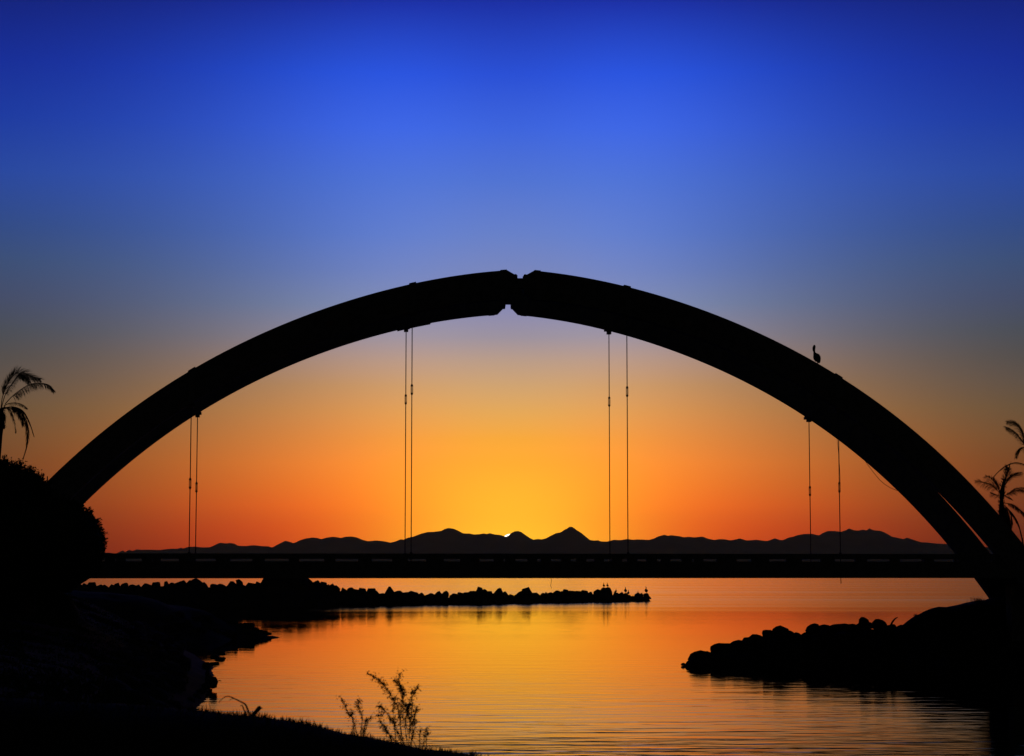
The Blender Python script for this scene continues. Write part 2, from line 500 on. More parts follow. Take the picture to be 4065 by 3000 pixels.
gx = np.concatenate([np.arange(-120, -38, 3.0), np.arange(-38, -6, 0.45), np.arange(-6, 3, 0.14), np.arange(3, 38, 0.4), np.arange(38, 121, 3.0)])
gy = np.concatenate([np.arange(-50, 4, 2.0), np.arange(4, 20, 0.2), np.arange(20, 95, 0.7), np.arange(95, 158, 0.4), np.arange(158, 215, 2.5)])
GX, GY = np.meshgrid(gx, gy)
GZ = ground_height(GX, GY)
NZ = np.array([noise.fractal(Vector((x * 0.9, y * 0.9, 1.7)), 1.0, 2.1, 4) for x, y in zip(GX.ravel(), GY.ravel())]).reshape(GX.shape)
amp = np.where(GY < 25, 0.018, 0.06)
GZ = GZ + NZ * amp * np.clip((GZ + 1.0), 0, 1.5)
nx = len(gx)
V = list(zip(GX.ravel().tolist(), GY.ravel().tolist(), GZ.ravel().tolist()))
Fc = [(j * nx + i, j * nx + i + 1, (j + 1) * nx + i + 1, (j + 1) * nx + i) for j in range(len(gy) - 1) for i in range(nx - 1)]
ground = link('ground', mesh('ground', V, Fc), M_SOIL, None, True)
tag(ground, kind='structure')


def gz(x, y):
    return float(ground_height(np.array([float(x)]), np.array([float(y)]))[0])


# ------------------------------------------------------------------ the bridge
ANG = math.atan((FW / 2 - 1200) / F_PX * math.cos(PITCH))
AX = Vector((math.cos(ANG), math.sin(ANG), 0))       # along the bridge
NO = Vector((-math.sin(ANG), math.cos(ANG), 0))      # across it, away from us
S0 = 10.8
EXT = (20.059093, -0.0510742218, -0.0194317392, 0.00043088540, -1.557942e-05)
INT = (18.628901, -0.0588181955, -0.0190195946, 0.00039466272, -1.623142e-05)
NEAR = (100.0, 100.6)
FAR = (106.0, 106.6)


def pol(c, q):
    return sum(k * abs(q) ** i for i, k in enumerate(c))


def B(q, n, z):
    p = AX * (S0 + q) + NO * n
    return Vector((p.x, p.y, z))


bridge = empty('arch_bridge', B(0, 103.3, 0))
tag(bridge, 'dark concrete arch bridge with twin ribs, thin hangers and slotted parapets over the water', 'bridge')


def bbox(mb, q0, q1, n0, n1, z0, z1):
    V = [B(q, n, z) for z in (z0, z1) for n in (n0, n1) for q in (q0, q1)]
    mb.add(V, [(0, 2, 3, 1), (4, 5, 7, 6), (0, 1, 5, 4), (2, 6, 7, 3), (0, 4, 6, 2), (1, 3, 7, 5)])


def part_box(name, mat, *a, parent=bridge):
    m = MB()
    bbox(m, *a)
    return m.build(name, mat, parent)


def strip(pairs, n0, n1):
    """solid between a top and a bottom line, given as ((q, z), (q, z)) pairs"""
    mb = MB()
    V = []
    for (qa, za), (qb, zb) in pairs:
        V += [B(qa, n0, za), B(qb, n0, zb), B(qa, n1, za), B(qb, n1, zb)]
    Fc = []
    for i in range(len(pairs) - 1):
        a, b = 4 * i, 4 * i + 4
        Fc += [(a, a + 1, b + 1, b), (a + 2, b + 2, b + 3, a + 3), (a, b, b + 2, a + 2), (a + 1, a + 3, b + 3, b + 1)]
    e = 4 * (len(pairs) - 1)
    Fc += [(0, 2, 3, 1), (e, e + 1, e + 3, e + 2)]
    mb.add(V, Fc)
    return mb


HANG = (-16.33, -5.44, 5.44, 16.33)
TURN = {(0, -16.33): 1919, (0, -5.44): 1546, (0, 5.44): 1554, (0, 16.33): 1934, (1, -16.33): 1934, (1, -5.44): 1585, (1, 5.44): 1594, (1, 16.33): 1949}
for ri, (n0, n1) in enumerate((NEAR, FAR)):
    nm = (n0 + n1) / 2
    for sg in (-1, 1):
        pairs = []
        for q in np.concatenate([np.linspace(31.5, 4, 60), np.linspace(3.6, 0.68, 8)]):
            pairs.append(((sg * q, pol(EXT, q)), (sg * (q - 0.13 * max(0, 1 - (q - .68) / 3)), pol(INT, q))))
        pairs.append(((sg * 0.33, pol(EXT, 0) - 0.24), (sg * 0.25, pol(INT, 0) + 0.26)))
        pairs.append(((sg * 0.16, pol(EXT, 0) - 0.28), (sg * 0.16, pol(INT, 0) + 0.34)))
        rib = strip(pairs, n0, n1).build('arch_rib', M_CONC, bridge)
        # the end collar and the bearing lug beside the crown hinge
        pc = []
        for q in np.linspace(1.02, 0.70, 4):
            pc.append(((sg * q, pol(EXT, q) + 0.035), (sg * q, pol(INT, q) - 0.03)))
        strip(pc, n0 - 0.03, n1 + 0.03).build('end_collar', M_CONC2, bridge)
        part_box('bearing_lug', M_CONC2, *sorted((sg * 0.20, sg * 0.29)), n0 + 0.1, n1 - 0.1, pol(EXT, 0) - 0.5, pol(EXT, 0) - 0.22)
        part_box('bearing_lug', M_CONC2, *sorted((sg * 0.165, sg * 0.24)), n0 + 0.1, n1 - 0.1, pol(INT, 0) + 0.25, pol(INT, 0) + 0.5)
        # springing block in the bank
        part_box('abutment', M_CONC, *sorted((sg * 27.6, sg * 32.5)), n0 - 0.5, n1 + 0.5, -1.5, 3.0)
    if ri == 0:
        for sg in (-1, 1):
            part_box('abutment_wall', M_CONC, *sorted((sg * 25.35, sg * 33.0)), 100.72, 101.5, -1.5, 4.55)
    part_box('crown_hinge', M_CONC2, -0.19, 0.19, n0 + 0.06, n1 - 0.06, pol(INT, 0) + 0.5, pol(EXT, 0) - 0.43)
    for q in HANG:
        # collar round the rib over each hanger
        pc = []
        for k in np.linspace(-0.17, 0.17, 4):
            pc.append(((q + k, pol(EXT, q + k) + 0.06), (q + k, pol(INT, q + k) - 0.012)))
        strip(pc, n0 - 0.035, n1 + 0.035).build('collar', M_CONC2, bridge)
        zi = pol(INT, q)
        blk = MB()
        bbox(blk, q - 0.11, q + 0.11, nm - 0.16, nm + 0.16, zi - 0.22, zi + 0.2)
        blk.build('hanger_block', M_CONC2, bridge)
        bbox_l = MB()
        bbox(bbox_l, q - 0.24, q + 0.20, nm - 0.2, nm + 0.2, zi - 0.05 - 0.26 * abs(pol(INT, q + .1) - pol(INT, q - .1)), zi + 0.05)
        bbox_l.build('seat_plate', M_CONC2, bridge)
        hg = MB()
        hg.tube([B(q, nm, 4.62), B(q, nm, zi - 0.15)], 0.024, 8)
        hang = hg.build('hanger', M_STEEL, bridge)
        # turnbuckle at its height in the photo
        zt = at(2000, TURN[(ri, q)], B(q, nm, 0).y).z
        tb = MB()
        for dz in (-0.21, 0.21):
            tb.tube([B(q, nm, zt + dz - 0.05), B(q, nm, zt + dz + 0.05)], 0.058, 6)
        for dq in (-0.05, 0.05):
            tb.tube([B(q + dq, nm, zt - 0.22), B(q + dq, nm, zt + 0.22)], 0.012, 5)
        tb.build('turnbuckle', M_STEEL, hang)
        nut = MB()
        nut.tube([B(q, nm, 5.80), B(q, nm, 5.86)], 0.07, 6)
        nut.build('anchor_nut', M_STEEL, hang)

# splice plate under the far rib beside a hanger
sp = strip([((q, pol(INT, q) + 0.02), (q, pol(INT, q) - 0.07)) for q in np.linspace(-5.9, -4.15, 8)], FAR[0] + 0.08, FAR[1] - 0.08)
sp.build('splice_plate', M_CONC2, bridge)

# the deck
DZ0, DZ1 = 4.577, 5.06
part_box('deck_slab', M_CONC, -46, 46, 100.66, 105.94, 4.80, DZ1)
part_box('edge_beam', M_CONC, -46, 46, 100.04, 100.56, DZ0, DZ1 + 0.005)
part_box('edge_beam', M_CONC, -46, 46, 106.04, 106.56, DZ0, DZ1 + 0.005)
for q in (-38.1, -32.66, -27.2, -21.77, -16.33, -10.88, -5.44, 0, 5.44, 10.88, 16.33, 21.77, 27.2, 32.66):
    part_box('floor_beam', M_CONC, q - 0.15, q + 0.15, 100.57, 106.03, 4.60, 4.797)
PITCH_P, PHASE, OPEN = 1.785, 0.39, 0.72
for n0 in (100.16, 106.14):
    n1 = n0 + 0.30
    part_box('kerb', M_CONC, -46, 46, n0, n1, DZ1 + 0.008, 5.411)
    part_box('top_rail', M_CONC, -46, 46, n0 - 0.01, n1 + 0.01, 5.565, 5.797)
    proto = None
    w = PITCH_P * (1 - OPEN) / 2
    for k in range(-24, 25):
        q = PHASE + (k + 0.5) * PITCH_P
        if proto is None:
            m = MB()
            bbox(m, q - w, q + w, n0 + 0.02, n1 - 0.02, 5.409, 5.567)
            proto = m.build('parapet_post', M_CONC, bridge)
            q_first = q
        else:
            o = proto.copy()
            COL.objects.link(o)
            o.parent = bridge
            o.matrix_parent_inverse = proto.matrix_parent_inverse.copy()
            o.location = AX * (q - q_first)
# loose bits: a wire under the deck, a hanger tail and a slack cable by the right springing
wire = MB()
wire.tube([B(1.88, 103, 4.62), B(1.90, 103, 4.4), B(1.86, 103, 4.2), B(1.9, 103, 4.05)], 0.012, 5)
wire.build('dangling_wire', M_STEEL, bridge)
tail = MB()
tail.tube([B(16.33, 100.3, 4.65), B(16.34, 100.3, 4.3)], 0.02, 6)
tail.build('hanger_tail', M_STEEL, bridge)
cable = MB()


def on_plane(x, y, n):
    r = Vector(ray(x, y))
    t = n / r.dot(NO)
    return r * t + Vector((0, 0, EYE))


cpts = [on_plane(x, y, 106.3) for x, y in ((3436, 1832), (3449, 1850), (3470, 1878), (3492, 1904), (3512, 1922), (3535, 1936), (3562, 1947), (3580, 1950))]
cable.tube(cpts, 0.014, 5)
cable.build('slack_cable', M_STEEL, bridge)
cable = MB()
cable.tube([on_plane(x, y, 100.3) for x, y in ((3322, 1735), (3328, 1790), (3333, 1850), (3336, 1915))], 0.010, 5)
cable.build('slack_cable', M_STEEL, bridge)
for x, y0, y1 in ((169.5, 1889, 1930), (188, 1890, 1915)):
    m = MB()
    m.tube([on_plane(x, y1, 100.3), on_plane(x, y0, 100.3)], 0.03, 6)
    m.build('stub_rod', M_STEEL, bridge)


# ------------------------------------------------------------------ stones
def rock_mesh(i, hard=False):
    """a boulder: a lumpy ball cut by a few planes, as wide at its foot as at its waist"""
    r = random.Random(100 + i)
    bm = bmesh.new()
    bmesh.ops.create_icosphere(bm, subdivisions=2, radius=1.0)
    cuts = []
    for _ in range(r.randint(5, 9)):
        d = Vector((r.gauss(0, 1), r.gauss(0, 1), abs(r.gauss(0, .8)))).normalized()
        cuts.append((d, r.uniform(0.38, 0.75) if hard else r.uniform(0.55, 0.88)))
    off = Vector((r.uniform(0, 50), r.uniform(0, 50), r.uniform(0, 50)))
    for v in bm.verts:
        p = v.co * (1 + 0.16 * noise.noise(v.co * 1.6 + off))
        for d, h in cuts:
            e = p.dot(d) - h
            if e > 0:
                p = p - d * e * (1.0 if hard else 0.9)
        if p.z < 0:
            xy = math.hypot(p.x, p.y)
            if xy > 1e-3:
                k = min(0.85, xy + (0.85 - xy) * min(1, -p.z * 1.6)) / xy
                p.x *= k
                p.y *= k
        v.co = p
    lo = Vector([min(v.co[k] for v in bm.verts) for k in range(3)])
    hi = Vector([max(v.co[k] for v in bm.verts) for k in range(3)])
    for v in bm.verts:
        v.co = Vector([(v.co[k] - (lo[k] + hi[k]) / 2) / ((hi[k] - lo[k]) / 2) for k in range(3)])
    me = bpy.data.meshes.new('stone')
    bm.to_mesh(me)
    bm.free()
    me.materials.append(M_ROCK)
    return me


ROCKS = [rock_mesh(i) for i in range(16)]
BLOCKS = [rock_mesh(40 + i, True) for i in range(14)]


def peak_mesh(i):
    r = random.Random(900 + i)
    bm = bmesh.new()
    for z, s in ((-1, 1), (-0.45, 0.95), (0.2, 0.6), (0.75, 0.25), (1, 0.1)):
        for k in range(5):
            a = k * 1.2566 + r.uniform(-.3, .3)
            bm.verts.new((math.cos(a) * s * r.uniform(.8, 1.1) + (z + 1) * 0.08, math.sin(a) * s, z))
    res = bmesh.ops.convex_hull(bm, input=bm.verts)
    bmesh.ops.delete(bm, geom=[g for g in res['geom_interior'] if isinstance(g, bmesh.types.BMVert)], context='VERTS')
    me = bpy.data.meshes.new('stone')
    bm.to_mesh(me)
    bm.free()
    me.materials.append(M_ROCK)
    return me


PEAKS = [peak_mesh(i) for i in range(3)]


def stone(parent, c, r, rot=None, tilt=0.25, me=None):
    o = bpy.data.objects.new('stone', me or random.choice(ROCKS))
    COL.objects.link(o)
    o.parent = parent
    o.location = Vector(c) - Vector(parent.location)
    o.scale = r
    o.rotation_euler = (random.uniform(-tilt, tilt), random.uniform(-tilt, tilt), random.uniform(0, 6.28) if rot is None else rot)
    return o


# breakwater behind the bridge: (photo x, top y, half width) for the stones on its crest
CREST = [(200 + x / 2.488, 2280 + y / 2.488, w / 2.488) for x, y, w in [
    (-160, 62, 60), (-60, 64, 60), (30, 70, 50), (120, 66, 45), (200, 80, 60), (290, 85, 45), (340, 82, 40), (420, 72, 42), (490, 97, 30), (540, 100, 40), (610, 97, 30), (670, 80, 30), (730, 78, 36), (800, 97, 50), (870, 100, 35), (950, 88, 60), (1040, 75, 60), (1150, 65, 25), (1200, 78, 40), (1290, 52, 80), (1380, 50, 60), (1450, 40, 55), (1520, 75, 40), (1620, 90, 35), (1700, 88, 50), (1800, 68, 55), (1870, 45, 32), (1990, 80, 60), (2060, 66, 40)]]
CREST += [(1000 + x / 2.799, 2280 + y / 2.799, w / 2.799) for x, y, w in [
    (170, 22, 90), (300, 12, 110), (430, 8, 120), (540, 16, 100), (620, 36, 62), (720, 65, 60), (795, 78, 45), (850, 105, 22), (890, 100, 28), (940, 122, 40), (1020, 143, 60), (1110, 143, 45), (1160, 160, 35), (1225, 147, 45), (1330, 148, 55), (1385, 178, 30), (1440, 204, 45), (1530, 133, 48), (1600, 184, 45), (1640, 175, 55), (1720, 192, 40), (1790, 180, 60), (1880, 203, 70), (1960, 212, 40), (2000, 205, 30), (2090, 182, 80), (2150, 180, 36), (2220, 228, 30)]]
CREST += [(1800 + x / 2.799, 2280 + y / 2.799, w / 2.799) for x, y, w in [
    (20, 205, 50), (80, 193, 60), (150, 195, 50), (220, 178, 50), (290, 135, 34), (345, 160, 50), (395, 182, 40), (440, 207, 22), (510, 148, 58), (570, 188, 48), (650, 220, 40), (690, 222, 25), (745, 182, 46), (812, 142, 52), (850, 185, 24), (920, 200, 60), (990, 205, 30), (1028, 195, 16), (1080, 197, 45), (1130, 180, 50), (1158, 182, 22), (1212, 184, 26), (1245, 162, 36), (1320, 177, 60), (1400, 183, 50), (1455, 170, 34), (1520, 190, 40), (1620, 160, 56), (1690, 146, 62), (1738, 150, 22), (1795, 188, 22), (1830, 212, 30), (1860, 195, 30), (1905, 206, 46), (1950, 228, 30), (2000, 236, 30), (2040, 207, 32), (2080, 204, 26), (2140, 222, 32), (2180, 242, 18)]]


def bw_depth(x):
    return float(np.interp(x, [0, 200, 1000, 1900, 2600], [260, 265, 278, 300, 330]))


bw = empty('breakwater', (0, 290, 0))
tag(bw, 'long low breakwater of dark boulders lying behind the bridge', 'breakwater')
rb = MB()
core = []
for x in np.linspace(60, 2560, 90):
    d = bw_depth(x)
    near = [c for c in CREST if abs(c[0] - x) < 26]
    top = max([c[1] for c in near]) if near else 2375
    zt = at(x, top + 6, d).z * 0.86
    core.append((x, d, max(0.3, min(zt, 4.0))))
for x, d, zt in core:
    X = at(x, 2300, d).x
    core_w = 1.5 + zt * 1.5
    rb.v += [(X, d - core_w, -1.0), (X, d - core_w * 0.55, zt * 0.5), (X, d - 0.5, zt), (X, d + 0.6, zt), (X, d + core_w, -1.0)]
for i in range(len(core) - 1):
    for k in range(4):
        rb.f.append((5 * i + k, 5 * i + k + 1, 5 * i + 6 + k, 5 * i + 5 + k))
e = 5 * (len(core) - 1)
rb.f += [(0, 1, 2, 3, 4), (e, e + 4, e + 3, e + 2, e + 1)]
rb.build('rubble_core', M_ROCK, bw)
for i, (x, y, w) in enumerate(CREST):
    d = bw_depth(x)
    top = at(x, y, d)
    r = w * d / F_PX
    rz = min(max(r * random.uniform(0.7, 0.95), 0.22), max(0.3, top.z * 0.6))
    rz = max(rz, 0.62 * (top.z - float(np.interp(x, [c[0] for c in core], [c[2] for c in core]))))
    peak = (abs(x - (1000 + 1530 / 2.799)) < 2)
    if peak:
        stone(bw, (top.x, d - 0.2, top.z - 1.1), (r * 1.25, 1.3, 1.1), random.uniform(0, 6), 0.05, PEAKS[0])
    else:
        stone(bw, (top.x, d - random.uniform(0, 0.5), top.z - rz), (r * 1.22, r * random.uniform(0.9, 1.2), rz), random.choice((0, 1.57, 3.14)) + random.uniform(-.3, .3), 0.14, random.choice(BLOCKS))
for x in np.arange(70, 2560, 17):
    d = bw_depth(x)
    ztop = np.interp(x, [c[0] for c in core], [c[2] for c in core])
    for row, fz in enumerate((0.62, 0.22)):
        r = random.uniform(0.45, 0.9)
        dd = d - (1.1 + 1.9 * row) - random.uniform(-.2, .3)
        stone(bw, (at(x + random.uniform(-8, 8), 2300, dd).x, dd, ztop * fz * random.uniform(.6, 1.0)), (r * random.uniform(.9, 1.5), r, r * random.uniform(.55, .85)), None, 0.3)

# boulders on the right bank in front of the bridge foot
rp = empty('rock_revetment', (16, 109, 0))
tag(rp, 'pile of rounded boulders running out into the water at the right bank', 'rocks')
RIGHT = [(140, 440, 22, 13), (185, 462, 30, 26), (285, 395, 95, 76), (350, 365, 65, 42), (455, 305, 72, 52), (540, 300, 60, 45), (640, 275, 100, 50), (790, 225, 80, 50), (730, 240, 70, 40), (890, 180, 48, 45), (1005, 152, 78, 56), (1085, 175, 45, 36), (1140, 190, 50, 34), (1230, 190, 45, 35), (1300, 140, 72, 62), (1400, 135, 66, 48), (1530, 135, 90, 52), (1640, 130, 72, 50), (1745, 72, 44, 50), (1725, 115, 70, 45), (1790, 95, 45, 30), (1885, 95, 66, 56), (1985, 125, 60, 40), (2080, 135, 60, 45)]
RDEP = ([2700, 2800, 2900, 3050, 3200, 3400, 3600], [106, 107.3, 109.3, 110.8, 110.8, 109.8, 108.3])
for x, y, rx, ry in RIGHT:
    xo, yo = 2650 + x / 2.239, 2440 + y / 2.239
    d = float(np.interp(xo, *RDEP))
    c = at(xo, yo, d)
    k = d / F_PX / 2.239
    stone(rp, c, (rx * k * 1.06, rx * k * 0.85, ry * k * 1.04), random.choice((0, 3.14)) + random.uniform(-.25, .25), 0.08)
for i in range(150):
    t = random.random()
    xo = 2740 + t * 1500
    d0 = float(np.interp(xo, *RDEP))
    X0 = at(xo, 2500, d0).x
    dd = d0 - random.uniform(0.2, 1.0) * float(np.interp(xo, [2740, 3000, 3300, 4200], [.75, 3.0, 4.0, 5.8]))
    z = gz(X0, dd)
    if z < -0.25 or (xo > 3540 and z > 0.55):
        continue
    r = random.uniform(0.2, 0.52)
    stone(rp, (X0, dd, max(z, -0.05) + r * 0.1), (r * random.uniform(1, 1.5), r, r * random.uniform(.55, .8)), None, 0.3)

# boulders on the left point
lp = empty('rock_point', (-21, 144, 0))
tag(lp, 'low dark rocky point reaching in from the left bank', 'rocks')
LEFT = [(1340, 425, 45, 22), (1290, 405, 50, 32), (1230, 390, 60, 30), (1150, 360, 60, 35), (1070, 310, 72, 50), (1000, 300, 55, 42), (940, 290, 50, 28), (870, 250, 30, 42), (820, 255, 50, 36), (740, 240, 60, 38), (670, 200, 50, 42), (600, 180, 60, 50), (540, 165, 50, 50)]
for x, y, rx, ry in LEFT:
    xo, yo = 700 + x / 3.672, 2400 + y / 3.672
    d = 151.2
    c = at(xo, yo, d)
    k = d / F_PX / 3.672
    stone(lp, c, (rx * k * 1.1, rx * k, ry * k), random.choice((0, 3.14)) + random.uniform(-.25, .25), 0.08)
for i in range(170):
    y = random.uniform(60, 149)
    xs_ = float(np.interp(y, [60, 65, 77, 90, 102, 115, 126, 140, 149], [-9.8, -11.2, -13.0, -14.8, -16.7, -19.2, -21.5, -22.5, -20.0]))
    x = xs_ - random.uniform(-0.2, 2.2)
    z = gz(x, y)
    r = random.uniform(0.18, 0.5)
    stone(lp, (x, y, max(z, -0.05) + r * 0.1), (r * random.uniform(1, 1.5), r, r * random.uniform(.5, .8)), None, 0.3)
# the upright boulder at the water's edge and its neighbours
for x, y, rx, ry in [(545, 1135, 62, 88), (470, 1090, 55, 70), (440, 900, 60, 60), (450, 1000, 36, 60), (430, 1190, 60, 50), (360, 1260, 70, 40), (290, 1330, 70, 40), (200, 1390, 70, 45), (860, 662, 20, 10), (640, 700, 80, 40), (560, 760, 70, 40)]:
    xo, yo = 700 + x / 3.672, 2400 + y / 3.672
    d = min(140.0, EYE * F_PX / (yo + ry / 3.672 - HORIZON))
    c = at(xo, yo, d)
    k = d / F_PX / 3.672
    stone(lp, c, (rx * k * 1.05, rx * k, ry * k), random.choice((0, 3.14)) + random.uniform(-.2, .2), 0.05)


# ------------------------------------------------------------------ palms
def smooth_curve(pts, n):
    pts = [Vector(p) for p in pts]
    out = []
    m = len(pts) - 1
    for i in range(n + 1):
        t = i / n * m
        k = min(int(t), m - 1)
        f = t - k
        p0, p1, p2, p3 = pts[max(k - 1, 0)], pts[k], pts[k + 1], pts[min(k + 2, m)]
        out.append(0.5 * ((2 * p1) + (p2 - p0) * f + (2 * p0 - 5 * p1 + 4 * p2 - p3) * f * f + (3 * p1 - p0 - 3 * p2 + p3) * f ** 3))
    return out


def frond(parent, pts, leaflet, start=0.18, density=1.0, droop=0.7, r0=0.028):
    n = 26
    c = smooth_curve(pts, n)
    mb = MB()
    mb.tube(c, [r0 * (1 - 0.85 * i / n) for i in range(n + 1)], 5)
    rach = mb.build('frond', M_PALM, parent)
    lf = MB()
    L = sum((c[i + 1] - c[i]).length for i in range(n))
    cnt = int(L / 0.024 * density)
    roll = random.uniform(0.45, 0.95) * random.choice((-1, 1))
    for i in range(cnt):
        t = start + (1 - start) * i / cnt
        f = t * n
        k = min(int(f), n - 1)
        p = c[k].lerp(c[k + 1], f - k)
        tan = (c[k + 1] - c[k]).normalized()
        side = tan.cross(Vector((0, 0, 1)))
        if side.length < 0.05:
            side = Vector((0, 1, 0))
        side.normalize()
        prof = math.sin(math.pi * min(1, 0.15 + 0.85 * t)) ** 0.6
        for s in (-1, 1):
            if random.random() < 0.12:
                continue
            nv = side.cross(tan)
            d = tan * random.uniform(0.55, 1.1) + (side * math.cos(roll) + nv * math.sin(roll)) * s * random.uniform(0.4, 0.8) + Vector((0, 0, -droop * random.uniform(0.3, 0.9)))
            d.normalize()
            ln = 1.25 * leaflet * (0.35 + 0.75 * prof) * random.uniform(0.75, 1.1)
            w = 0.026
            a = p
            b = p + d * ln * 0.55
            e2 = b + (d + Vector((0, 0, -0.55 * droop))).normalized() * ln * 0.45
            sv = d.cross(Vector((random.uniform(-.4, .4), random.uniform(-.4, .4), 1))).normalized() * w * 0.5
            lf.add([a - sv, a + sv, b + sv * 0.9, b - sv * 0.9, e2], [(0, 1, 2, 3), (3, 2, 4)])
    lf.build('leaflets', M_PALM, rach)
    return rach


def palm_trunk(parent, pts, rad, ragged=0.06):
    c = smooth_curve(pts, 24)
    n = len(c)
    rr = [float(np.interp(i / (n - 1), np.linspace(0, 1, len(rad)), rad)) for i in range(n)]
    mb = MB()
    mb.tube(c, rr, 10)
    tr = mb.build('trunk', M_BARK, parent, True)
    bt = MB()
    for i in range(150):
        t = random.uniform(0.45, 1.0)
        f = t * (n - 1)
        k = min(int(f), n - 2)
        p = c[k].lerp(c[k + 1], f - k)
        a = random.uniform(0, 6.28)
        o = Vector((math.cos(a), math.sin(a), 0))
        r = rr[k]
        bt.leaf(p + o * r * 0.8, o + Vector((0, 0, random.uniform(0.4, 1.6))), o, ragged * random.uniform(1.2, 3.0), ragged * 0.9)
    bt.build('leaf_base', M_BARK, tr)
    return tr


def zpts(pts, ox, oy, k, d, spread=0.0):
    """traced points to a curve in space, bending towards or away from us by `spread` metres"""
    n = len(pts)
    out = []
    for i, (x, y) in enumerate(pts):
        out.append(at(ox + x / k, oy + y / k, d + spread * (i / (n - 1)) ** 1.3))
    return out


def side_fronds(parent, c, n, L, leaflet, amin=0, amax=6.28, rise=0.8):
    for i in range(n):
        a = amin + (amax - amin) * (i + random.uniform(.2, .8)) / n
        o = Vector((math.cos(a), math.sin(a), 0))
        up = random.uniform(0.1, rise)
        l = L * random.uniform(0.8, 1.1)
        pts = [c, c + o * l * .3 + Vector((0, 0, l * (.22 + .3 * up))), c + o * l * .65 + Vector((0, 0, l * (.2 + .35 * up))), c + o * l * .95 + Vector((0, 0, l * (-.15 + .2 * up)))]
        frond(parent, pts, leaflet)


D1 = 112.0
zk = (0.0, 1430.0, 2.0156)
pc = at(12 / 2.0156, 1430 + 385 / 2.0156, D1)
p1 = empty('palm_tree', (pc.x - 0.2, D1, gz(pc.x, D1)))
tag(p1, 'palm at the left edge with long drooping fronds above the leafy tree', 'palm')
palm_trunk(p1, [(pc.x - 0.5, D1, 1.5), (pc.x - 0.45, D1, 5.0), at(-14 / 2.0156, 1430 + 640 / 2.0156, D1), at(-6 / 2.0156, 1430 + 540 / 2.0156, D1), at(2 / 2.0156, 1430 + 440 / 2.0156, D1), pc], [.24, .22, .2, .33, .2, .1], 0.09)
for pts, lf, sp, dens, dr in [
        ([(8, 400), (18, 300), (60, 190), (120, 112), (190, 100), (260, 128), (322, 150)], 0.50, 1.0, 1.6, .35),
        ([(10, 390), (40, 280), (100, 180), (150, 118), (200, 130), (240, 180)], 0.42, -0.8, 1.4, .8),
        ([(40, 350), (90, 295), (150, 245), (230, 195), (310, 180), (390, 195), (432, 240)], 0.42, -0.5, 1.2, 1.5),
        ([(30, 365), (70, 345), (130, 340), (180, 355), (218, 382)], 0.22, 0.4, 0.9, .8),
        ([(30, 385), (80, 375), (140, 385), (195, 450), (222, 560), (212, 680), (184, 785)], 0.33, -0.6, 1.3, 1.6),
        ([(30, 380), (110, 372), (185, 405), (235, 490), (273, 605)], 0.26, 0.7, 1.2, 1.2),
        ([(25, 390), (70, 388), (105, 450), (128, 580)], 0.20, 0.5, 0.8, 1.2),
        ([(25, 380), (110, 390), (170, 450), (185, 520)], 0.30, 1.2, 1.0, 1.6),
        ([(8, 400), (26, 430), (36, 480)], 0.30, -.5, 1.5, 1.5)]:
    frond(p1, zpts(pts, *zk, D1, sp), lf, 0.2, dens, dr)
side_fronds(p1, pc + Vector((-0.15, 0, 0)), 7, 2.6, 0.45, 2.2, 4.1)

D2 = 126.0
zk = (3780.0, 1640.0, 2.709)
pc = at(3780 + 535 / 2.709, 1640 + 850 / 2.709, D2)
p2 = empty('palm_tree', (pc.x, D2, gz(pc.x, D2)))
tag(p2, 'small ragged palm standing behind the right springing of the arch', 'palm')
palm_trunk(p2, [(pc.x + 0.35, D2, 1.0), (pc.x + 0.4, D2, 5.0), at(3780 + 585 / 2.709, 1640 + 1190 / 2.709, D2), at(3780 + 545 / 2.709, 1640 + 1080 / 2.709, D2), at(3780 + 530 / 2.709, 1640 + 950 / 2.709, D2), at(3780 + 540 / 2.709, 1640 + 830 / 2.709, D2), at(3780 + 558 / 2.709, 1640 + 715 / 2.709, D2)], [.24, .24, .25, .25, .11, .14, .05], 0.10)
for pts, lf, sp, dens, dr in [
        ([(515, 860), (455, 800), (400, 765), (330, 742), (258, 723)], 0.30, 0.4, 1.3, .8),
        ([(515, 850), (470, 765), (420, 705), (362, 670)], 0.30, -0.4, 1.3, .7),
        ([(515, 845), (470, 765), (440, 700)], 0.16, 0.3, 0.8, .4),
        ([(555, 760), (585, 660), (612, 570)], 0.34, 0.4, 2.0, .1),
        ([(560, 770), (590, 660), (600, 585)], 0.30, -0.4, 2.0, .1),
        ([(560, 780), (625, 695), (680, 660), (735, 642)], 0.30, -0.4, 1.8, .3),
        ([(560, 890), (620, 855), (690, 815), (772, 800), (850, 830)], 0.22, 0.5, 1.3, .7),
        ([(560, 890), (640, 850), (730, 822), (800, 850)], 0.22, -0.5, 1.3, .7),
        ([(520, 890), (470, 880), (420, 862)], 0.24, 0.2, 1.6, .5),
        ([(550, 885), (600, 900), (635, 915)], 0.20, 0.2, 1.6, .5),
        ([(560, 965), (640, 980), (710, 1025), (772, 1080), (810, 1130)], 0.20, 0.4, 1.4, .7),
        ([(570, 1000), (650, 1080), (710, 1180), (745, 1300), (765, 1410)], 0.26, 0.5, 1.5, 1.2),
        ([(570, 1000), (620, 1050), (640, 1140), (632, 1245)], 0.18, -0.4, 1.4, 1.2),
        ([(565, 985), (610, 1100), (620, 1230)], 0.14, 0.5, 1.2, 1.2)]:
    frond(p2, zpts(pts, *zk, D2, sp), lf * 1.35, 0.12, dens * 1.25, dr)

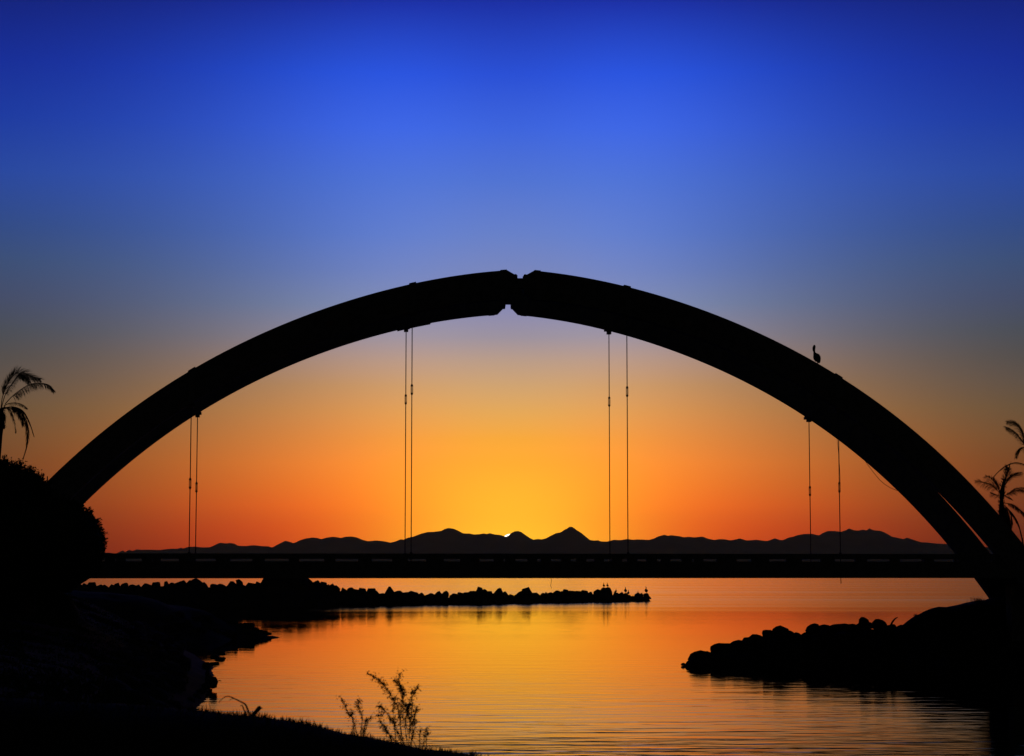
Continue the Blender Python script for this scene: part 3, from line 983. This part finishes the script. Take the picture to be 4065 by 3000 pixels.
pc = at(3780 + 800 / 2.709, 1640 + 375 / 2.709, D2 + 2)
p3 = empty('palm_tree', (pc.x, D2 + 2, gz(pc.x, D2 + 2)))
tag(p3, 'tall palm cut off by the right edge, its upper fronds reaching into view', 'palm')
palm_trunk(p3, [(pc.x + .8, D2 + 2, 1.0), (pc.x + .75, D2 + 2, 7.0), (pc.x + .4, D2 + 2, pc.z - 2), pc], [.24, .22, .22, .14], 0.09)
for pts, lf, sp, dens, dr in [
        ([(800, 375), (765, 250), (715, 150), (660, 102), (602, 88)], 0.34, 0.4, 1.8, .5),
        ([(800, 375), (745, 290), (690, 220), (640, 178), (583, 154)], 0.32, -0.4, 1.8, .6),
        ([(800, 375), (745, 368), (705, 405), (684, 472)], 0.24, 0.3, 1.6, 1.0)]:
    frond(p3, zpts(pts, *zk, D2 + 2, sp), lf * 1.35, 0.1, dens * 1.25, dr)
side_fronds(p3, pc, 8, 2.3, 0.4, -1.7, 1.6)

pc = at(3780 + 960 / 2.709, 1640 + 700 / 2.709, D2 - 3)
p4 = empty('palm_tree', (pc.x, D2 - 3, gz(pc.x, D2 - 3)))
tag(p4, 'palm outside the right edge with a single arching frond in view', 'palm')
palm_trunk(p4, [(pc.x + .5, D2 - 3, 1.0), (pc.x + .4, D2 - 3, 5.0), pc], [.24, .22, .14], 0.09)
frond(p4, zpts([(960, 700), (870, 600), (772, 550), (680, 530), (580, 562), (500, 622), (436, 694)], *zk, D2 - 3, 0.5), 0.13, 0.2, 1.2, 0.8, 0.035)
side_fronds(p4, pc, 7, 2.1, 0.35, -1.6, 1.6)


# ------------------------------------------------------------------ leafy tree on the left bank
def leafy(parent, lumps, leaf, count, core=0.90, mat=M_LEAF):
    """crown of leaf clumps over the given balls (centre, radius)"""
    for c, r in lumps:
        bm = bmesh.new()
        bmesh.ops.create_icosphere(bm, subdivisions=4, radius=1.0)
        V = []
        for v in bm.verts:
            d = v.co.normalized()
            nz_ = noise.fractal(d * 2.3 + Vector(c), 1.0, 2.0, 4)
            V.append(Vector(c) + d * r * (core + 0.09 * nz_))
        Fc = [tuple(v.index for v in f.verts) for f in bm.faces]
        bm.free()
        mb = MB()
        mb.add(V, Fc)
        inner = mb.build('crown', mat, parent)
        lf = MB()
        for _ in range(count):
            d = rvec()
            if d.z < -0.6:
                continue
            nz_ = noise.fractal(d * 2.3 + Vector(c), 1.0, 2.0, 4)
            p = Vector(c) + d * r * (core + 0.09 * nz_ + random.uniform(-0.02, 0.05) + 0.05 * max(0, noise.noise(d * 7 + Vector(c))))
            dirn = (d + rvec() * 0.9).normalized()
            lf.leaf(p, dirn, rvec(), leaf * random.uniform(0.6, 1.3), leaf * random.uniform(0.4, 0.7))
        lf.build('leaves', mat, inner)


DT = 90.0


def vball(x, y, r, d):
    k = 1.8163
    return (at(x * k, y * k, d), r * k * d / F_PX)


base = at(60 * 1.8163, 1290 * 1.8163, DT)
tree = empty('leafy_tree', (base.x, DT, gz(base.x, DT)))
tag(tree, 'dense dark leafy tree at the left edge hiding the end of the arch', 'tree')
leafy(tree, [vball(-22, 1112, 116, DT + .6), vball(48, 1096, 66, DT), vball(122, 1196, 108, DT - .3), vball(40, 1190, 115, DT - .8), vball(-70, 1190, 140, DT)], 0.15, 9000)
tr = MB()
tr.tube(smooth_curve([(base.x, DT, tree.location.z - 0.3), (base.x + .1, DT, tree.location.z + 1.2), (base.x - .3, DT + .2, tree.location.z + 2.6), (base.x - .8, DT + .4, tree.location.z + 4.0)], 10), [.30 - .018 * i for i in range(11)], 9)
trunk = tr.build('trunk', M_BARK, tree, True)
for a, b in (((.1, 0, 1.2), (1.5, -.2, 2.2)), ((-.1, 0, 1.8), (-1.8, 0, 3.0)), ((-.2, 0, 2.4), (.4, .2, 4.0))):
    br = MB()
    z = tree.location.z
    br.tube([(base.x + a[0], DT + a[1], z + a[2]), (base.x + (a[0] + b[0]) / 2, DT, z + (a[2] + b[2]) / 2 + .1), (base.x + b[0], DT + b[1], z + b[2])], [.12, .09, .05], 7)
    br.build('limb', M_BARK, trunk)
# loose sprays standing out of the crown, as in the photo
sp = MB()
for c, r in [vball(-22, 1112, 116, DT + .6), vball(48, 1096, 66, DT), vball(122, 1196, 108, DT - .3)]:
    for _ in range(70):
        d_ = rvec()
        d_.y *= 0.35
        d_.z = abs(d_.z) if random.random() < .7 else d_.z
        d_.normalize()
        root = Vector(c) + d_ * r * 0.9
        ax = (d_ + rvec() * .6 + Vector((0, 0, .3))).normalized()
        ln = random.uniform(.12, .42)
        sp.tube([root, root + ax * ln], [.012, .005], 4)
        for _k in range(14):
            sp.leaf(root + ax * ln * random.uniform(.25, 1.05), (ax + rvec()).normalized(), rvec(), .13, .06)
for x, y in ((35, 1003), (42, 1000), (48, 1004), (66, 1014), (74, 1016), (20, 998), (84, 1026)):
    for _ in range(34):
        p = at(x * 1.8163, y * 1.8163 + 14, DT) + Vector((random.gauss(0, .08), random.gauss(0, .1), random.gauss(-.05, .07)))
        sp.leaf(p, rvec() + Vector((0, 0, .6)), rvec(), .10, .05)
tag(sp.build('leaf_spray', M_LEAF, tree), kind='stuff')


# ------------------------------------------------------------------ birds
def bird(name, label, foot, H, yaw, spine, beak, legs=True, wing=True, cat='bird', group=None, rot=0.0):
    """spine: (forward, up, half width, half depth) rings from tail to head, in units of the bird's height"""
    t = empty(name, foot)
    tag(t, label, cat, group)
    fw = Vector((math.cos(yaw), math.sin(yaw), 0))
    sd = Vector((-math.sin(yaw), math.cos(yaw), 0))
    up = Vector((0, 0, 1))
    P = [Vector(foot) + fw * s[0] * H + up * s[1] * H for s in spine]
    mb = MB()
    V, Fc, K = [], [], 10
    n = len(P)
    for i, s in enumerate(spine):
        tan = (P[min(i + 1, n - 1)] - P[max(i - 1, 0)]).normalized()
        nv = sd.cross(tan).normalized()
        for k in range(K):
            a = 2 * math.pi * k / K
            V.append(P[i] + sd * math.cos(a) * s[2] * H + nv * math.sin(a) * s[3] * H)
    for i in range(n - 1):
        for k in range(K):
            Fc.append((i * K + k, i * K + (k + 1) % K, (i + 1) * K + (k + 1) % K, (i + 1) * K + k))
    Fc += [tuple(reversed(range(K))), tuple((n - 1) * K + k for k in range(K))]
    mb.add(V, Fc)
    mb.build('body', M_BIRD, t, True)
    bk = MB()
    pts = [Vector(foot) + fw * x * H + up * z * H for x, z, r in beak]
    bk.tube(pts, [r * H for x, z, r in beak], 6)
    bk.build('bill', M_BILL, t, True)
    if wing:
        for s in (-1, 1):
            w = MB()
            wp = spine[1:5]
            pts = [Vector(foot) + fw * (q[0] - 0.01) * H + up * (q[1] + 0.005) * H + sd * s * q[2] * 0.82 * H for q in wp]
            w.tube(pts, [wp[k][3] * H * (0.35, 0.62, 0.66, 0.4)[k] for k in range(4)], 7)
            w.build('wing', M_BIRD, t, True)
    if legs:
        for s in (-1, 1):
            l = MB()
            hx = sum(q[0] for q in spine[2:4]) / 2
            a = Vector(foot) + fw * hx * H + sd * s * 0.05 * H
            l.tube([a + up * spine[2][1] * H, a + up * 0.03 * H, a + fw * 0.02 * H, a + fw * 0.07 * H - up * 0.005 * H], [0.022 * H, 0.016 * H, 0.016 * H, 0.012 * H], 6)
            l.build('leg', M_BILL, t)
    return t


UPRIGHT = [(-.16, .14, .02, .015), (-.11, .20, .08, .06), (-.05, .30, .13, .11), (0.0, .42, .14, .125), (.03, .53, .115, .10), (.03, .61, .07, .065), (.0, .68, .042, .042), (-.015, .76, .036, .036), (.0, .84, .036, .036), (.025, .895, .045, .045), (.055, .905, .042, .04), (.085, .895, .028, .026)]
BILL_DOWN = [(.07, .90, .03), (.10, .85, .026), (.12, .78, .02), (.135, .70, .008)]
BILL_FWD = [(.07, .90, .026), (.15, .905, .02), (.24, .91, .007)]
BILL_UP = [(.05, .90, .028), (.07, .95, .024), (.10, 1.03, .008)]
# the pelican on the arch, seen from behind with its bill tucked on its breast
q_p = (3239 - 0) and None
pel = on_plane(3239, 1443, 100.3)
qp = (pel - Vector((0, 0, 0))).dot(AX) - S0
foot = B(qp, 100.3, pol(EXT, qp) - 0.07)
PELICAN = [(-.15, .10, .06, .04), (-.15, .17, .11, .08), (-.10, .25, .165, .155), (-.06, .35, .185, .185), (-.02, .45, .17, .17), (.03, .53, .105, .105), (.065, .60, .058, .058), (.07, .68, .045, .045), (.062, .78, .042, .042), (.055, .86, .05, .05), (.06, .92, .062, .058), (.07, .965, .05, .045), (.075, .985, .02, .02)]
bird('pelican', 'lone pelican standing on top of the arch at right', foot, 1.06, math.radians(165), PELICAN, [(.08, .94, .04), (.115, .86, .042), (.125, .76, .036), (.12, .66, .012)])

BIRDS = [
    # zoom x, y of the feet, height in zoom px, yaw, bill, label
    (455, 335, 158, 180, BILL_UP, 'left one of two seabirds side by side on the flat-topped boulder'),
    (572, 325, 150, 200, BILL_FWD, 'right one of two seabirds side by side on the flat-topped boulder'),
    (842, 500, 130, 30, BILL_UP, 'seabird half hidden just right of the flat-topped boulder'),
    (1145, 510, 200, 160, BILL_UP, 'long-necked seabird with drooped wings on the breakwater'),
    (1235, 570, 165, 20, BILL_UP, 'small upright seabird close beside the one with drooped wings'),
    (1540, 580, 145, 60, BILL_FWD, 'crouched seabird on the low rocks near the breakwater tip'),
    (1800, 515, 215, 150, BILL_UP, 'tall seabird on the last boulder of the breakwater'),
]
UPRIGHT = [(f, u, hw * (1.9 if u < .6 else 1.5), hd * (1.9 if u < .6 else 1.5)) for f, u, hw, hd in UPRIGHT]
for i, (x, y, hp, yaw, bl, lab) in enumerate(BIRDS):
    xo, yo = 2340 + x / 8.0, 2290 + y / 8.0
    d = bw_depth(xo) - 0.5
    f = at(xo, yo, d)
    Hb = hp / 8.0 * d / F_PX
    t = bird('seabird', lab, f, Hb, math.radians(yaw), UPRIGHT, bl, group='seabirds resting on the breakwater')
    # the boulder under the bird
    r = 0.42
    stone(bw, (f.x, d, f.z - 0.30), (r * 1.2, r, 0.32), 0.0, 0.0)


# ------------------------------------------------------------------ small things on the near bank
def npt(x, y, ox, oy, k, d=15.0):
    return at(ox + x / k, oy + y / k, d)


def shrub(name, label, stems, ox, oy, k, d, leaf):
    root = npt(stems[0][0][0], stems[0][0][1], ox, oy, k, d)
    t = empty(name, (root.x, d, root.z - 0.03))
    tag(t, label, 'shrub')
    for st in stems:
        j = random.uniform(-.05, .05)
        pts = [npt(x, y, ox, oy, k, d + j * (i + .3)) for i, (x, y) in enumerate(st)]
        pts[0].z -= 0.05
        n = max(8, 4 * len(pts))
        c = smooth_curve(pts, n)
        mb = MB()
        mb.tube(c, [0.0036 * (1 - .6 * i / n) for i in range(n + 1)], 5)
        s = mb.build('stem', M_BARK, t)
        lf = MB()
        L = sum((c[i + 1] - c[i]).length for i in range(n))
        for _ in range(int(L / 0.0018)):
            tt = random.uniform(0.12, 1.0)
            if noise.noise(Vector((tt * 7.0, pts[0].x * 90, 2.0))) < -0.22:
                continue
            f = tt * n
            kk = min(int(f), n - 1)
            p = c[kk].lerp(c[kk + 1], f - kk)
            dv = ((c[kk + 1] - c[kk]).normalized() * .5 + rvec()).normalized()
            p = p + rvec() * (random.uniform(0, .006) if random.random() < .55 else random.uniform(.006, .034))
            lf.leaf(p, dv, rvec(), leaf * random.uniform(.6, 1.35), leaf * random.uniform(.35, .6))
            if random.random() < 0.25:
                q = p + dv * leaf * 1.3
                lf.leaf(q, dv + rvec() * .5, rvec(), leaf * .9, leaf * .45)
        lf.build('leaves', M_LEAF, s)
    return t


Z7 = (1200.0, 2600.0, 2.0355)
shrub('shrub', 'larger leafy shrub with several thin upright stems on the near bank', [
    [(800, 672), (790, 520), (770, 420), (730, 350), (690, 280), (650, 230), (610, 195), (540, 150)],
    [(820, 672), (790, 540), (800, 430), (812, 330), (790, 260), (740, 205)],
    [(815, 500), (815, 380), (810, 290), (775, 200), (792, 148)],
    [(860, 672), (868, 540), (850, 430), (880, 360), (890, 270)],
    [(875, 560), (885, 420), (892, 330), (932, 264)],
    [(880, 672), (892, 560), (910, 470), (927, 428)],
    [(760, 678), (740, 560), (700, 500), (650, 430), (618, 420)],
    [(740, 678), (690, 620), (650, 570), (624, 538)],
    [(830, 672), (760, 600), (735, 480), (745, 350)],
    [(850, 672), (830, 560), (850, 470), (835, 400)],
    [(870, 680), (905, 600), (915, 520)],
    [(790, 680), (700, 640), (660, 600)]], *Z7, 15.0, 0.019)
shrub('shrub', 'smaller sparse shrub to the left of the larger one on the near bank', [
    [(450, 625), (410, 520), (370, 470), (340, 390), (302, 328)],
    [(470, 625), (482, 500), (450, 420), (460, 370)],
    [(490, 625), (540, 520), (580, 500), (642, 480)],
    [(430, 615), (405, 520), (402, 462)],
    [(480, 630), (510, 560), (525, 520)]], *Z7, 15.0, 0.017)
shrub('shrub', 'tiny sprig at the foot of the near bank right of the larger shrub', [
    [(980, 690), (990, 640), (1002, 598)], [(950, 690), (950, 640), (955, 610)], [(1005, 690), (1000, 650), (1016, 632)]], *Z7, 15.0, 0.016)

Z5 = (700.0, 2400.0, 3.672)
b0 = npt(1060, 1560, *Z5)
dw = empty('driftwood_branch', (b0.x, 15, b0.z - .03))
tag(dw, 'thin bare branch arching to the left above the near bank', 'branch')
m = MB()
m.tube(smooth_curve([npt(x, y, *Z5) for x, y in ((1062, 1590), (1040, 1530), (1010, 1460), (960, 1425), (870, 1380), (760, 1335), (690, 1355), (640, 1400), (620, 1430))], 24), [.0085 - .00028 * i for i in range(25)], 6)
m.build('branch', M_WOOD, dw)
m = MB()
m.tube(smooth_curve([npt(x, y, *Z5) for x, y in ((1010, 1590), (985, 1530), (960, 1470), (930, 1475))], 10), [.007 - .0004 * i for i in range(11)], 6)
m.tube([npt(x, y, *Z5) for x, y in ((760, 1338), (720, 1335), (690, 1350))], [.0025, .002, .001], 5)
m.tube([npt(x, y, *Z5) for x, y in ((840, 1365), (790, 1380), (770, 1400))], [.0025, .002, .001], 5)
m.build('twig', M_WOOD, dw)
b0 = npt(1150, 1590, *Z5)
ps = empty('wooden_stake', (b0.x, 15, b0.z - .03))
tag(ps, 'short thick leaning stake beside the arching branch on the near bank', 'stake')
m = MB()
m.tube([npt(x, y, *Z5) for x, y in ((1120, 1610), (1165, 1555), (1205, 1510), (1228, 1488))], [.0155, .0145, .0165, .0125], 8)
m.build('shaft', M_WOOD, ps)
m = MB()
m.tube([npt(x, y, *Z5) for x, y in ((1215, 1500), (1240, 1505), (1260, 1512))], [.007, .005, .002], 5)
m.build('splinter', M_WOOD, ps)

# stick poking out beside the upright boulder
d = 85.0
stk = empty('driftwood_branch', at(700 + 560 / 3.672, 2400 + 1115 / 3.672, d))
tag(stk, 'short stick poking out sideways from the boulder at the left water edge', 'branch')
m = MB()
m.tube([at(700 + x / 3.672, 2400 + y / 3.672, d) for x, y in ((560, 1118), (600, 1112), (630, 1108), (656, 1112))], [.02, .018, .024, .016], 6)
m.build('branch', M_WOOD, stk)

# curved stick on the right bank
d = 107.8
stk = empty('driftwood_branch', at(2650 + 1985 / 2.239, 2440 + 100 / 2.239, d))
tag(stk, 'curved blade-like stick standing between the boulders and the right slope', 'branch')
m = MB()
m.tube(smooth_curve([at(2650 + x / 2.239, 2440 + y / 2.239, d) for x, y in ((1978, 130), (1988, 85), (2005, 55), (2025, 33), (2048, 22))], 12), [.056, .056, .056, .055, .054, .052, .05, .046, .042, .036, .03, .024, .012], 7)
m.build('branch', M_WOOD, stk)


# low plants on the right slope
def tuft(label, c, w, hgt, n):
    t = empty('bank_plant', c)
    tag(t, label, 'plant')
    mb = MB()
    for _ in range(n):
        p = Vector(c) + Vector((random.gauss(0, w), random.gauss(0, w), -.04))
        dv = Vector((random.gauss(0, .5), random.gauss(0, .5), 1)).normalized()
        l = hgt * random.uniform(.4, 1.1)
        mb.tube([p, p + dv * l], [.006, .003], 4)
        for k in range(4):
            mb.leaf(p + dv * l * random.uniform(.3, 1), (dv + rvec()).normalized(), rvec(), .06, .03)
    mb.build('foliage', M_LEAF, t)


c = at(3500 + 900 / 2.359, 2300 + 185 / 2.359, 107.6)
tuft('low shrubby plant on the right slope beside the arch foot', (c.x, c.y, min(c.z, gz(c.x, c.y)) - .02), .16, .30, 60)
c = at(3500 + 322 / 2.359, 2300 + 330 / 2.359, 107.5)
tuft('tiny plant half way up the right slope', (c.x, c.y, min(c.z, gz(c.x, c.y)) - .02), .05, .12, 16)

# low plants added over the left bank, darkening it by their own shade
def added_scrub(name, label, n, sample):
    mb = MB()
    pts = [sample() for _ in range(n)]
    A = np.array(pts)
    Z = ground_height(A[:, 0], A[:, 1])
    for (x, y), z in zip(pts, Z):
        if z < 0.12:
            continue
        sc = 0.5 + max(0.0, noise.noise(Vector((x * .35, y * .25, 9.0)))) * 1.6
        for _ in range(5):
            p = Vector((x + random.gauss(0, .1), y + random.gauss(0, .1), z - .05))
            mb.leaf(p, Vector((random.gauss(0, .6), random.gauss(0, .6), 1)), rvec(), .20 * sc * random.uniform(.5, 1.3), .10 * sc)
    o = mb.build(name, M_LEAF)
    tag(o, label, 'added_scrub', kind='stuff')


def left_spot():
    y = random.uniform(20, 128)
    xr = float(np.interp(y, [20, 30, 45, 65, 77, 90, 102, 126], [-5.5, -6.5, -8.5, -10.9, -12.6, -14.4, -16.6, -21.5]))
    return (xr - abs(random.gauss(0, 7.5)), y)


added_scrub('added_scrub', 'low plants added over the left bank to darken it', 14000, left_spot)

# grass and creepers on the near bank
gb = MB()
for _ in range(22000):
    x = random.uniform(-5.2, 1.2)
    y = random.uniform(12.6, 16.2)
    z = gz(x, y) if False else None
    gb.v.append((x, y, 0))
XY = np.array([(v[0], v[1]) for v in gb.v])
ZZ = ground_height(XY[:, 0], XY[:, 1])
gb = MB()
for (x, y), z in zip(XY, ZZ):
    clump = noise.noise(Vector((x * 6, y * 3, 4.0)))
    hgt = 0.026 * (0.5 + random.random()) * (1.2 + 1.2 * max(0, clump))
    if random.random() < 0.012:
        hgt *= 2.6
    lean = Vector((random.gauss(0, .5), random.gauss(0, .5), 1)).normalized()
    s = Vector((random.uniform(-1, 1), random.uniform(-.5, .5), 0)).normalized() * random.uniform(.002, .0045)
    p = Vector((x, y, z - .012))
    e2 = p + lean * (hgt + .012)
    gb.add([p - s, p + s, (p + e2) / 2 + s, e2, (p + e2) / 2 - s], [(0, 1, 2, 3, 4)])
g = gb.build('grass', M_GRASS)
tag(g, 'low rough grass and creepers covering the near bank', 'grass', kind='stuff')

# ------------------------------------------------------------------ haze over the bay
bm = bmesh.new()
bmesh.ops.create_cube(bm, size=1.0)
for v in bm.verts:
    v.co = Vector((v.co.x * 18200, 4550 + v.co.y * 9900, 122 + v.co.z * 256))
hme = bpy.data.meshes.new('haze')
bm.to_mesh(hme)
bm.free()
mh = bpy.data.materials.new('evening_haze')
mh.use_nodes = True
ht = mh.node_tree
ht.nodes.clear()
pv = ht.nodes.new('ShaderNodeVolumePrincipled')
pv.inputs['Color'].default_value = (0.80, 0.86, 0.36, 1)
pv.inputs['Density'].default_value = 3.0e-5
pv.inputs['Anisotropy'].default_value = 0.7
ho = ht.nodes.new('ShaderNodeOutputMaterial')
ht.links.new(pv.outputs[0], ho.inputs['Volume'])
hz = link('haze', hme, mh)
tag(hz, kind='stuff')
